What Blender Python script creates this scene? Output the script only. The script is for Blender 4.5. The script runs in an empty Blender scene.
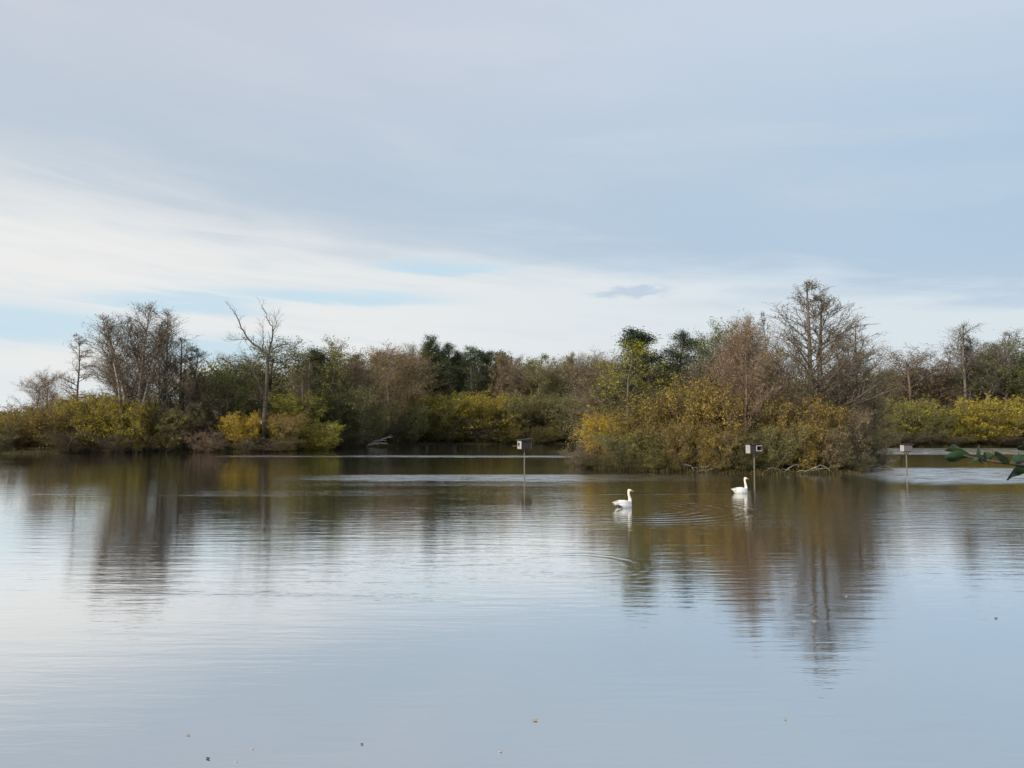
import bpy, bmesh, math, random
import numpy as np
from mathutils import Vector, Matrix
R = math.radians
S = bpy.context.scene
COL = S.collection

# ------------------------------------------------------------------ camera
CAM_H, FPX, PITCH = 3.4, 773.0, math.atan(44 / 773.0)
cd = bpy.data.cameras.new('camera'); cam = bpy.data.objects.new('camera', cd); COL.objects.link(cam)
cam.location = (0, 0, CAM_H); cam.rotation_euler = (R(90) + PITCH, 0, 0)
cd.sensor_width = 36; cd.lens = 36 * FPX / 1024; cd.clip_start = 0.05; cd.clip_end = 4000
S.camera = cam
S.view_settings.view_transform = 'Standard'; S.view_settings.look = 'None'
S.view_settings.exposure = 0; S.view_settings.gamma = 1
S.render.engine = 'CYCLES'
S.cycles.max_bounces = 6; S.cycles.diffuse_bounces = 3; S.cycles.glossy_bounces = 3; S.cycles.transmission_bounces = 3
S.cycles.use_denoising = True
S.cycles.sample_clamp_indirect = 6

def ray(px, py):
    a = (px - 512) / FPX; b = (384 - py) / FPX
    return Vector((a, math.cos(PITCH) - b * math.sin(PITCH), math.sin(PITCH) + b * math.cos(PITCH)))
def on_water(px, py, z=0.0):
    d = ray(px, py); t = (z - CAM_H) / d.z
    return Vector((d.x * t, d.y * t, z))
def col_x(px, d): return (px - 512) / FPX * d
def top_z(py, d):
    r = ray(512, py); return CAM_H + d * r.z / r.y

# ------------------------------------------------------------------ node helper
class NT:
    def __init__(self, nt): self.nt = nt; self.n = nt.nodes; self.l = nt.links
    def set(self, sock, v):
        if v is None: return
        if isinstance(v, bpy.types.NodeSocket): self.l.new(v, sock)
        else:
            try: sock.default_value = v
            except Exception:
                sock.default_value = tuple(v) + (1.0,) if len(v) == 3 else v
    def m(self, op, a, b=None, c=None, clamp=False):
        n = self.n.new('ShaderNodeMath'); n.operation = op; n.use_clamp = clamp
        for i, v in enumerate((a, b, c)): self.set(n.inputs[i], v)
        return n.outputs[0]
    def add(self, a, b): return self.m('ADD', a, b)
    def sub(self, a, b): return self.m('SUBTRACT', a, b)
    def mul(self, a, b): return self.m('MULTIPLY', a, b)
    def ss(self, v, lo, hi, t0=0.0, t1=1.0):
        n = self.n.new('ShaderNodeMapRange'); n.interpolation_type = 'SMOOTHSTEP'
        for i, x in enumerate((v, lo, hi, t0, t1)): self.set(n.inputs[i], x)
        return n.outputs[0]
    def mix(self, f, a, b, mode='MIX'):
        n = self.n.new('ShaderNodeMix'); n.data_type = 'RGBA'; n.blend_type = mode
        self.set(n.inputs[0], f); self.set(n.inputs[6], a); self.set(n.inputs[7], b)
        return n.outputs[2]
    def xyz(self, x, y, z=0.0):
        n = self.n.new('ShaderNodeCombineXYZ')
        for i, v in enumerate((x, y, z)): self.set(n.inputs[i], v)
        return n.outputs[0]
    def sep(self, v):
        n = self.n.new('ShaderNodeSeparateXYZ'); self.set(n.inputs[0], v); return n.outputs
    def noise(self, vec, scale=1.0, detail=4, rough=0.55, dist=0.0):
        n = self.n.new('ShaderNodeTexNoise'); self.set(n.inputs['Vector'], vec)
        n.inputs['Scale'].default_value = scale; n.inputs['Detail'].default_value = detail
        n.inputs['Roughness'].default_value = rough; n.inputs['Distortion'].default_value = dist
        return n.outputs['Fac']
    def gauss(self, da, sa, de, se):
        q = self.add(self.m('POWER', self.m('DIVIDE', da, sa), 2), self.m('POWER', self.m('DIVIDE', de, se), 2))
        return self.m('EXPONENT', self.mul(q, -1.0))
    def ramp(self, f, stops):
        n = self.n.new('ShaderNodeValToRGB'); self.set(n.inputs[0], f); e = n.color_ramp.elements
        while len(e) < len(stops): e.new(0.5)
        for el, (p, c) in zip(e, stops): el.position = p; el.color = tuple(c) + (1.0,)
        return n.outputs[0]

# ------------------------------------------------------------------ sun and sky
SUN_EL = 30.0
SUN_DIR = Vector((-0.74, -0.67, 0)).normalized() * math.cos(R(SUN_EL)) + Vector((0, 0, math.sin(R(SUN_EL))))
sl = bpy.data.lights.new('sun', 'SUN'); sun = bpy.data.objects.new('sun', sl); COL.objects.link(sun)
sl.energy = 5.0; sl.angle = R(3); sl.color = (1.0, 0.9, 0.74)
sun.rotation_euler = SUN_DIR.to_track_quat('Z', 'Y').to_euler()

W = bpy.data.worlds.new('World'); S.world = W; W.use_nodes = True
w = NT(W.node_tree)
for n in list(w.n): w.n.remove(n)
tc = w.n.new('ShaderNodeTexCoord')
sx, sy, sz = w.sep(tc.outputs['Generated'])
AZ = w.m('ARCTAN2', sx, sy)
EL = w.m('ARCSINE', w.m('MAXIMUM', w.m('MINIMUM', sz, 0.9999), -0.9999))
DEG = 180 / math.pi
az = w.mul(AZ, DEG); el = w.mul(EL, DEG)
nsky = w.n.new('ShaderNodeTexSky'); nsky.sky_type = 'NISHITA'; nsky.sun_disc = False
nsky.sun_elevation = R(SUN_EL); nsky.sun_rotation = math.atan2(SUN_DIR.x, SUN_DIR.y)
nsky.air_density = 1.2; nsky.dust_density = 2.0
def pix_ang(px, py):
    d = ray(px, py); return math.degrees(math.atan2(d.x, d.y)), math.degrees(math.atan2(d.z, math.hypot(d.x, d.y)))
# slanting streak coordinates: cloud streaks fall gently from left to right
slant = w.add(el, w.mul(w.m('SINE', AZ), 5.0))
nA = w.noise(w.xyz(w.mul(az, 0.045), w.mul(slant, 0.24), 3.1), 1.0, 6, 0.55, 0.3)
nB = w.noise(w.xyz(w.mul(az, 0.09), w.mul(slant, 0.75), 9.7), 1.0, 5, 0.6, 0.4)
nC = w.noise(w.xyz(w.mul(az, 0.022), w.mul(slant, 0.07), 21.0), 1.0, 3, 0.5, 0.0)
wob = w.add(w.mul(w.sub(nA, 0.5), 8.0), w.mul(w.sub(nB, 0.5), 3.2))
elw = w.add(el, wob)
# broad grey-blue sheet of thin cloud
side = w.ss(w.m('SINE', AZ), -0.5, 0.5)
cl_up = w.mix(w.ss(el, 16, 29), w.mix(side, (4.95, 5.75, 6.7), (4.35, 5.75, 7.25)), w.mix(side, (5.6, 5.98, 6.95), (5.7, 6.5, 7.7)))
cl_up = w.mix(w.mul(w.ss(nC, 0.42, 0.66), 0.16), cl_up, (6.3, 6.6, 7.3))
cl_up = w.mix(w.mul(w.ss(nA, 0.45, 0.72), 0.2), cl_up, (7.2, 7.3, 7.7))
# white low band, its upper edge sloping down to the right
edge = w.sub(12.1, w.mul(w.m('SINE', AZ), 5.4))
soft = w.sub(2.9, w.mul(w.m('SINE', AZ), 3.8))
below = w.sub(edge, elw)
band = w.ss(below, w.mul(soft, -1.0), w.add(soft, 0.2))
white = w.mix(w.ss(w.m('SINE', AZ), -0.5, 0.55), (8.65, 8.55, 8.35), (7.0, 7.75, 8.25))
white = w.mix(w.mul(w.ss(nB, 0.42, 0.72), 0.55), white, (7.0, 7.55, 8.1))
low = w.mix(w.ss(el, 0.0, 6.0), (7.9, 8.3, 8.5), white)
cloud = w.mix(band, cl_up, low)
# gaps of clear sky and one dark wisp
hole = None
for (px, py, ra, re) in ((20, 324, 9.0, 1.7), (330, 297, 10, 0.85), (440, 268, 6.0, 0.55), (215, 350, 7.0, 1.2), (180, 302, 7, 0.7)):
    a0, e0 = pix_ang(px, py)
    de = w.sub(w.add(el, w.mul(w.sub(nB, 0.5), 2.6)), e0)
    g = w.gauss(w.sub(az, a0), ra, de, re)
    hole = g if hole is None else w.m('MAXIMUM', hole, g)
hole = w.ss(hole, 0.1, 0.95)
clear = w.mix(0.85, nsky.outputs[0], (5.9, 7.9, 9.2))
cover = w.sub(1.0, w.mul(hole, 0.85))
col = w.mix(w.mul(w.m('MINIMUM', cover, 1.0), 0.93), clear, cloud)
a0, e0 = pix_ang(630, 292)
nD = w.noise(w.xyz(w.mul(az, 0.35), w.mul(el, 1.3), 4.0), 1.0, 4, 0.6, 0.4)
wisp = w.gauss(w.sub(az, a0), 3.6, w.add(w.sub(el, e0), w.mul(w.sub(nD, 0.5), 2.2)), 0.5)
col = w.mix(w.mul(w.ss(wisp, 0.25, 0.9), 0.75), col, (4.9, 5.9, 7.4))
bg = w.n.new('ShaderNodeBackground'); w.l.new(col, bg.inputs[0]); bg.inputs[1].default_value = 0.1
wo = w.n.new('ShaderNodeOutputWorld'); w.l.new(bg.outputs[0], wo.inputs[0])

# ------------------------------------------------------------------ tags
def tag(o, label=None, cat=None, group=None, kind=None):
    if label: o['label'] = label
    if cat: o['category'] = cat
    if group: o['group'] = group
    if kind: o['kind'] = kind
    return o
def link(name, me, parent=None, loc=None):
    o = bpy.data.objects.new(name, me); COL.objects.link(o)
    if parent: o.parent = parent
    if loc is not None: o.location = loc
    return o

# ------------------------------------------------------------------ materials
def mat(name):
    m = bpy.data.materials.new(name); m.use_nodes = True
    t = NT(m.node_tree)
    for n in list(t.n): t.n.remove(n)
    out = t.n.new('ShaderNodeOutputMaterial')
    return m, t, out
def principled(t, out, color, rough=0.6, bump=None, bstr=0.3, bdist=0.02, spec=0.4):
    p = t.n.new('ShaderNodeBsdfPrincipled'); t.set(p.inputs['Base Color'], color); t.set(p.inputs['Roughness'], rough)
    p.inputs['Specular IOR Level'].default_value = spec
    if bump is not None:
        b = t.n.new('ShaderNodeBump'); b.inputs['Strength'].default_value = bstr; b.inputs['Distance'].default_value = bdist
        t.l.new(bump, b.inputs['Height']); t.l.new(b.outputs[0], p.inputs['Normal'])
    t.l.new(p.outputs[0], out.inputs[0]); return p
def leaf_mat(name, c_dark, c_mid, c_light, trans=0.3):
    m, t, out = mat(name)
    at = t.n.new('ShaderNodeAttribute'); at.attribute_name = 'tint'
    oi = t.n.new('ShaderNodeObjectInfo')
    f = t.add(at.outputs['Fac'], t.mul(t.sub(oi.outputs['Random'], 0.5), 0.3))
    c = t.ramp(f, ((0.05, c_dark), (0.5, c_mid), (0.95, c_light)))
    d = t.n.new('ShaderNodeBsdfDiffuse'); tr = t.n.new('ShaderNodeBsdfTranslucent'); mx = t.n.new('ShaderNodeMixShader')
    t.l.new(c, d.inputs[0]); t.l.new(c, tr.inputs[0]); mx.inputs[0].default_value = trans
    t.l.new(d.outputs[0], mx.inputs[1]); t.l.new(tr.outputs[0], mx.inputs[2]); t.l.new(mx.outputs[0], out.inputs[0])
    return m
def bark_mat(name, c1, c2, scale=6.0, stretch=0.25):
    m, t, out = mat(name)
    tc = t.n.new('ShaderNodeTexCoord'); x, y, z = t.sep(tc.outputs['Object'])
    n = t.noise(t.xyz(x, y, t.mul(z, stretch)), scale, 5, 0.6)
    principled(t, out, t.ramp(n, ((0.3, c1), (0.7, c2))), 0.9, n, 0.6, 0.02, 0.15)
    return m
LEAF = {
 'yellow':  leaf_mat('yellow_leaves', (.16, .14, .025), (.36, .29, .03), (.55, .43, .05)),
 'gold':    leaf_mat('gold_leaves', (.22, .15, .02), (.46, .32, .025), (.60, .43, .04)),
 'ochre':   leaf_mat('ochre_leaves', (.12, .095, .035), (.27, .20, .05), (.46, .32, .06)),
 'olive':   leaf_mat('olive_leaves', (0.09, 0.094, 0.036), (0.198, 0.186, 0.06), (0.348, 0.3, 0.078)),
 'lime':    leaf_mat('yellow_green_leaves', (.10, .11, .02), (.25, .24, .035), (.42, .38, .05)),
 'green':   leaf_mat('green_leaves', (0.043, 0.068, 0.024), (0.108, 0.142, 0.043), (0.203, 0.223, 0.061)),
 'dark':    leaf_mat('evergreen_needles', (0.026, 0.044, 0.026), (0.065, 0.088, 0.047), (0.124, 0.143, 0.072)),
 'brown':   leaf_mat('brown_leaves', (0.12, 0.1, 0.058), (0.24, 0.196, 0.106), (0.372, 0.294, 0.144)),
 'rust':    leaf_mat('russet_leaves', (0.121, 0.088, 0.055), (0.248, 0.176, 0.11), (0.363, 0.255, 0.154)),
 'grey':    leaf_mat('grey_brown_leaves', (0.108, 0.096, 0.066), (0.216, 0.186, 0.121), (0.348, 0.294, 0.182)),
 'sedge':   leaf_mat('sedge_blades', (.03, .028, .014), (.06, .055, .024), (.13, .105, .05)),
 'drab':    leaf_mat('drab_olive_leaves', (0.073, 0.084, 0.035), (0.17, 0.176, 0.065), (0.303, 0.287, 0.094)),
}
BARK = {
 'brown': bark_mat('brown_bark', (.07, .056, .044), (.16, .128, .098)),
 'grey':  bark_mat('grey_bark', (.09, .08, .068), (.20, .175, .148)),
 'pale':  bark_mat('pale_birch_bark', (.14, .125, .11), (.42, .38, .33), 5.0, 1.5),
 'dead':  bark_mat('weathered_dead_wood', (.04, .033, .028), (.105, .088, .072)),
 'rusty': bark_mat('reddish_twigs', (.10, .074, .056), (.20, .145, .108)),
}

# ------------------------------------------------------------------ ground and lake shape
def P2(lst): return np.array([(col_x(p, d), d) for p, d in lst])
LAKE = np.array([(-220, 5), (-60, 7.5), (-20, 5.6), (0, 5.0), (15, 5.4), (60, 8), (230, 12), (260, 70), (190, 118)] +
    [tuple(v) for v in P2([(1250, 131), (1100, 136), (1024, 138), (940, 140), (860, 143), (780, 158), (700, 163), (600, 164), (520, 166), (450, 163), (400, 156), (345, 136), (300, 117), (250, 111), (190, 110), (110, 106), (40, 103), (0, 103), (-30, 112), (-120, 108), (-260, 92)])] + [(-190, 60)])
ISLE = P2([(572, 70), (600, 65.5), (640, 62.3), (700, 58.8), (760, 57.3), (820, 57.6), (856, 60), (868, 66), (846, 86), (760, 94), (680, 94), (612, 88), (574, 77)])
def sdist(pts, poly):      # signed distance, positive inside
    a = poly; b = np.roll(poly, -1, 0)
    best = np.full(len(pts), 1e9); inside = np.zeros(len(pts), bool)
    for p, q in zip(a, b):
        e = q - p; v = pts - p
        t = np.clip((v @ e) / (e @ e), 0, 1); dd = np.linalg.norm(v - t[:, None] * e, axis=1); best = np.minimum(best, dd)
        c = ((p[1] > pts[:, 1]) != (q[1] > pts[:, 1])) & (pts[:, 0] < (q[0] - p[0]) * (pts[:, 1] - p[1]) / (q[1] - p[1] + 1e-12) + p[0])
        inside ^= c
    return np.where(inside, best, -best)
def wobble2(p, s, seed):
    r = np.random.RandomState(seed); o = np.zeros(len(p))
    for k in range(7):
        f = r.uniform(.4, 1.6) / s; th = r.uniform(0, 6.28); o += np.sin((p[:, 0] * math.cos(th) + p[:, 1] * math.sin(th)) * f * 6.28 + r.uniform(0, 6.28))
    return o / 7
def land_height(pts):
    pts = np.asarray(pts, float)
    water = sdist(pts, LAKE); isl = sdist(pts, ISLE)
    w_ = np.minimum(water, -isl) + wobble2(pts, 9, 3) * 1.2 + wobble2(pts, 2.6, 5) * .5
    land = -w_
    rise = np.where(pts[:, 1] < 20, 1.75, np.where(isl > -4, .2, .4))
    h = np.where(land > 0, rise * (1 - np.exp(-land / 1.8)) + 0.006 * np.clip(land, 0, 400), -1.3 * (1 - np.exp(land / 3.0)))
    return h + wobble2(pts, 14, 8) * .08 * (land > 1)
def gz(x, y): return float(land_height(np.array([[x, y]]))[0])

def np_mesh(name, V, Q, mats=(), mi=None, tint=None, smooth=False):
    me = bpy.data.meshes.new(name)
    V = np.asarray(V, np.float32); Q = np.asarray(Q, np.int32)
    k = Q.shape[1]
    me.vertices.add(len(V)); me.vertices.foreach_set('co', V.ravel())
    me.loops.add(Q.size); me.loops.foreach_set('vertex_index', Q.ravel())
    me.polygons.add(len(Q)); me.polygons.foreach_set('loop_start', np.arange(0, Q.size, k, dtype=np.int32))
    for m in mats: me.materials.append(m)
    if mi is not None: me.polygons.foreach_set('material_index', np.asarray(mi, np.int32))
    if smooth: me.polygons.foreach_set('use_smooth', np.ones(len(Q), bool))
    me.update(calc_edges=True)
    if tint is not None:
        at = me.attributes.new('tint', 'FLOAT', 'FACE'); at.data.foreach_set('value', np.asarray(tint, np.float32))
    return me

xs = np.concatenate([np.linspace(-2200, -240, 26)[:-1], np.linspace(-240, 240, 193), np.linspace(240, 2200, 26)[1:]])
ys = np.concatenate([np.linspace(-300, -5, 12)[:-1], np.linspace(-5, 12, 18)[:-1], np.linspace(12, 50, 12)[:-1], np.linspace(50, 200, 110), np.linspace(200, 2600, 40)[1:]])
GX, GY = np.meshgrid(xs, ys); pts = np.stack([GX.ravel(), GY.ravel()], 1)
gv = np.column_stack([pts, land_height(pts)])
nx, ny = len(xs), len(ys)
ii = (np.arange(ny - 1)[:, None] * nx + np.arange(nx - 1)[None]).ravel()
gm, t, out = mat('leaf_littered_bank')
tc_ = t.n.new('ShaderNodeTexCoord')
n1 = t.noise(tc_.outputs['Object'], 0.35, 6, 0.65); n2 = t.noise(tc_.outputs['Object'], 7.0, 5, 0.6)
c = t.mix(t.ss(n1, .4, .62), (.045, .036, .022), (.055, .06, .022)); c = t.mix(t.mul(t.ss(n2, .5, .7), .6), c, (.11, .085, .04))
principled(t, out, c, 0.95, n2, 0.8, 0.08, 0.1)
ground = link('ground', np_mesh('ground', gv, np.column_stack([ii, ii + 1, ii + nx + 1, ii + nx]), [gm], smooth=True))
tag(ground, kind='structure')

# ------------------------------------------------------------------ water
SW1 = on_water(624, 507.5); SW2 = on_water(741, 493.3)
wm, t, out = mat('lake_water')
tc_ = t.n.new('ShaderNodeTexCoord'); X, Y, Z = t.sep(tc_.outputs['Object'])
big = t.noise(t.xyz(t.mul(X, .012), t.mul(Y, .05), 2.0), 1.0, 4, .6)
mid = t.noise(t.xyz(t.mul(X, .05), t.mul(Y, .25), 7.0), 1.0, 4, .6)
rag = t.noise(t.xyz(t.mul(X, .45), t.mul(Y, 1.9), 11.), 1., 4, .65)
Yw = t.add(Y, t.add(t.add(t.mul(t.sub(mid, .5), 6.), t.mul(t.sub(big, .5), 6)), t.mul(t.sub(rag, .5), 3.5)))
def zone(y0, y1, s, x0=None, x1=None, xs_=6):
    v = t.mul(t.ss(Yw, y0 - s, y0 + s), t.ss(Yw, y1 - s, y1 + s, 1, 0))
    if x0 is not None: v = t.mul(v, t.ss(X, x0 - xs_, x0 + xs_))
    if x1 is not None: v = t.mul(v, t.ss(X, x1 - xs_, x1 + xs_, 1, 0))
    return v
wind = None
for args, amt in (((90.5, 96.5, 1.2, -36, 9, 5), .8), ((99, 133, 3, 32, None), 1.0), ((50, 57, 1.5, -14, 16, 6), .7),
                  ((48, 67, 2.5, 24, None, 3), 1.0), ((40, 43.5, 1.0, -18, -4, 5), .15), ((26, 43, 3, 2, 30, 5), .2), ((46.5, 49.5, .8, -14, 10, 4), .2)):
    z = t.mul(zone(*args), amt); wind = z if wind is None else t.m('MAXIMUM', wind, z)
wind = t.m('MAXIMUM', wind, t.mul(t.ss(t.noise(t.xyz(t.mul(X, .03), t.mul(Y, .22), 33.), 1, 4, .6), .60, .74), .45))
wind = t.mul(wind, t.ss(rag, .36, .58, .12, 1.0))
# ripples: long crested, lying across the view
r1 = t.noise(t.xyz(t.mul(X, .4), t.mul(Y, 2.2), 0.), 1.0, 3, .55, .3)
r2 = t.noise(t.xyz(t.mul(X, 1.5), t.mul(Y, 6.0), 5.), 1.0, 3, .6, .2)
calm = t.ss(big, .35, .65, .55, 1.25)
r3 = t.noise(t.xyz(t.mul(X, 9.), t.mul(Y, 19.), 8.), 1.0, 2, .6, .2)
hgt = t.mul(calm, t.add(t.add(t.mul(r1, .0095), t.mul(r2, .0042)), t.mul(r3, .0008)))
hgt = t.add(hgt, t.mul(wind, t.add(t.mul(r2, .018), t.mul(r1, .018))))
def rings(c, r0, r1_, wl, amp, sx0=None, brk=True):
    dx = t.sub(X, c.x); dy = t.sub(Y, c.y)
    r = t.m('SQRT', t.add(t.mul(dx, dx), t.mul(dy, dy)))
    rw = t.add(r, t.mul(t.sub(mid, .5), .25))
    env = t.mul(t.ss(r, r0, r0 + (r1_ - r0) * .35), t.ss(r, r0 + (r1_ - r0) * .55, r1_, 1, 0))
    if sx0 is not None: env = t.mul(env, t.ss(t.add(dx, t.mul(dy, -.55)), sx0, sx0 + 1.6))
    if brk: env = t.mul(env, t.ss(mid, .3, .6, .5, 1.0))
    return t.mul(t.mul(t.m('SINE', t.mul(rw, 6.2832 / wl)), env), amp)
hgt = t.add(hgt, rings(SW1 + Vector((.2, -.5, 0)), .4, 6.4, .64, .0085, .3, True))
hgt = t.add(hgt, rings(on_water(575, 565), 1.0, 2.1, .40, .0019))
hgt = t.add(hgt, rings(SW2, .4, 2.2, .5, .004))
for (p, wl) in ((on_water(525, 478.5), .5), (on_water(755, 477.5), .5), (on_water(907, 475.5), .5)): hgt = t.add(hgt, rings(p, .1, 1.6, wl, .004))
# straight wake behind the second swan
wy = t.sub(t.sub(Y, SW2.y), t.mul(t.sub(X, SW2.x), .06))
hgt = t.add(hgt, t.mul(t.mul(t.m('EXPONENT', t.mul(t.m('POWER', t.m('DIVIDE', wy, .28), 2), -1.)), zone(0, 90, 1, SW2.x - 7, SW2.x - .4, 1)), .03))
bp = t.n.new('ShaderNodeBump'); bp.inputs['Strength'].default_value = 1.0; bp.inputs['Distance'].default_value = 1.0
t.l.new(hgt, bp.inputs['Height'])
gl = t.n.new('ShaderNodeBsdfGlossy'); gl.inputs[0].default_value = (.985, .985, .985, 1)
t.l.new(t.add(.045, t.mul(wind, .23)), gl.inputs['Roughness']); t.l.new(bp.outputs[0], gl.inputs['Normal'])
df = t.n.new('ShaderNodeBsdfDiffuse'); df.inputs[0].default_value = (.05, .06, .055, 1)
fr = t.n.new('ShaderNodeFresnel'); fr.inputs[0].default_value = 1.33
mx = t.n.new('ShaderNodeMixShader'); t.l.new(t.m('MINIMUM', t.add(.64, t.mul(fr.outputs[0], .88)), .97), mx.inputs[0])
t.l.new(df.outputs[0], mx.inputs[1]); t.l.new(gl.outputs[0], mx.inputs[2]); t.l.new(mx.outputs[0], out.inputs[0])
water = link('water', np_mesh('water', [(-262, 2, 0), (262, 2, 0), (262, 175, 0), (-262, 175, 0)], [(0, 1, 2, 3)], [wm]))
tag(water, kind='structure')

# ------------------------------------------------------------------ growing trees
def unit(v): return v / np.maximum(np.linalg.norm(v, axis=-1, keepdims=True), 1e-9)
def spawn(rng, P, Rd, n, t0, t1, ang, length, k, up=0.0, wob=0.15, rr=.6, rmin=.01, shape=None, droop=0.0, rel=False):
    B, K, _ = P.shape
    par = np.repeat(np.arange(B), n)
    tt = (np.tile(np.arange(n), B) + rng.rand(B * n)) / n; tt = t0 + (t1 - t0) * tt
    f = tt * (K - 1); i = np.minimum(f.astype(int), K - 2); u = (f - i)[:, None]
    p = P[par, i] * (1 - u) + P[par, i + 1] * u
    T = unit(P[par, i + 1] - P[par, i])
    rad = Rd[par, i] * (1 - u[:, 0]) + Rd[par, i + 1] * u[:, 0]
    q = rng.randn(B * n, 3); q = unit(q - (q * T).sum(1, keepdims=True) * T)
    a = np.radians(ang) * rng.uniform(.7, 1.25, B * n)[:, None]
    d = unit(np.cos(a) * T + np.sin(a) * q + np.array([0, 0, up]))
    L = length * rng.uniform(.7, 1.12, B * n)
    if rel: pl = np.linalg.norm(np.diff(P, axis=1), axis=2).sum(1); L = L * np.clip(pl / pl.mean(), .3, 1.15)[par]
    if shape is not None: L = L * shape((tt - t0) / (t1 - t0))
    if isinstance(length, np.ndarray): pass
    out_ = np.empty((B * n, k, 3)); out_[:, 0] = p
    for j in range(1, k):
        d = unit(d + rng.randn(B * n, 3) * wob + np.array([0, 0, up * .35 - droop * j / k]))
        out_[:, j] = out_[:, j - 1] + d * (L / (k - 1))[:, None]
    r0 = np.maximum(rad * rr, rmin)
    Rn = r0[:, None] * np.linspace(1, .35, k)[None]; Rn = np.maximum(Rn, rmin * .6)
    return out_, Rn
def tubes(P, Rd, sides=3):
    B, K, _ = P.shape
    T = np.empty_like(P); T[:, :-1] = P[:, 1:] - P[:, :-1]; T[:, -1] = T[:, -2]; T = unit(T)
    ref = np.tile(np.array([.31, .87, .38]), (B, 1)); par = np.abs((ref * T[:, 0]).sum(1)) > .9; ref[par] = (1, 0, 0)
    N = unit(np.cross(T, ref[:, None, :])); Bn = np.cross(T, N)
    th = np.arange(sides) * 2 * np.pi / sides
    V = P[:, :, None, :] + Rd[:, :, None, None] * (np.cos(th)[None, None, :, None] * N[:, :, None, :] + np.sin(th)[None, None, :, None] * Bn[:, :, None, :])
    idx = np.arange(B * K * sides).reshape(B, K, sides); nxt = np.roll(idx, -1, 2)
    Q = np.stack([idx[:, :-1], nxt[:, :-1], nxt[:, 1:], idx[:, 1:]], -1).reshape(-1, 4)
    return V.reshape(-1, 3), Q
def leaf_quads(rng, C, size, aspect=.55, flat=0.0):
    n = len(C); a = rng.randn(n, 3); a[:, 2] *= (1 - flat); a = unit(a)
    b = rng.randn(n, 3); b = unit(b - (b * a).sum(1, keepdims=True) * a)
    s = size * rng.uniform(.6, 1.35, n)[:, None]
    V = np.stack([C - a * s * .5, C + b * s * aspect * .5, C + a * s * .5, C - b * s * aspect * .5], 1).reshape(-1, 3)
    return V, np.arange(4 * n).reshape(n, 4)
def leaf_points(rng, P, n, jitter, tlo=.2, clump=.6):
    B, K, _ = P.shape
    wts = rng.rand(B) ** (1 + 3 * clump) + .05; wts /= wts.sum()
    b = rng.choice(B, n, p=wts); f = (tlo + (1 - tlo) * rng.rand(n)) * (K - 1) * .999; i = f.astype(int); u = (f - i)[:, None]
    C = P[b, i] * (1 - u) + P[b, i + 1] * u + rng.randn(n, 3) * jitter
    bt = rng.rand(B)
    return C, np.clip(.5 * bt[b] + .5 * rng.rand(n), 0, 1)
cone = lambda u: (1 - u) ** .8 + .12
rnd = lambda u: .25 + .9 * np.sqrt(np.clip(u * 1.15 * (1.1 - u), 0, 1)) * 1.6
egg = lambda u: .2 + np.clip(np.minimum(u * 4, 1), 0, 1) * (1 - u) ** .6
oval = lambda u: .05 + np.minimum(.55 + u * 3, 1) * np.clip(1 - u, 0, 1) ** .62
dome = lambda u: .1 + np.minimum(u * 5, 1) * np.clip(1 - u, 0, 1) ** .55 * (.75 + .5 * u)
tap = lambda u: .06 + np.minimum(u * 6, 1) * (1 - u) ** .85
topy = lambda u: .5 + .7 * np.sin(np.clip(u, 0, 1) * 2.6)
flatf = lambda u: np.ones_like(u)

def stems_of(rng, n, H, r0, spread, lean=0.05, k=8, base=.25):
    P = np.empty((n, k, 3)); Rd = np.empty((n, k))
    for s in range(n):
        th = s * 6.283 / n + rng.uniform(-.5, .5); sp = spread * rng.uniform(.35, 1.1) if n > 1 else 0
        d = unit(np.array([math.cos(th) * sp, math.sin(th) * sp, 1.0])); p = np.array([math.cos(th) * base, math.sin(th) * base, -.3]) * (1 if n > 1 else 1) if n > 1 else np.array([0, 0, -.3])
        h = H * (rng.uniform(.84, .93) if s else 1.0) / max(d[2], .55) if n > 1 else H
        P[s, 0] = p
        for j in range(1, k):
            d = unit(d + rng.randn(3) * lean * (1 if j > 1 else .3) + np.array([0, 0, .07])); P[s, j] = P[s, j - 1] + d * h / (k - 1)
        Rd[s] = r0 * (rng.uniform(.6, 1) if s else 1) * np.linspace(1, .14, k) ** .9
    return P, Rd
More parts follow.
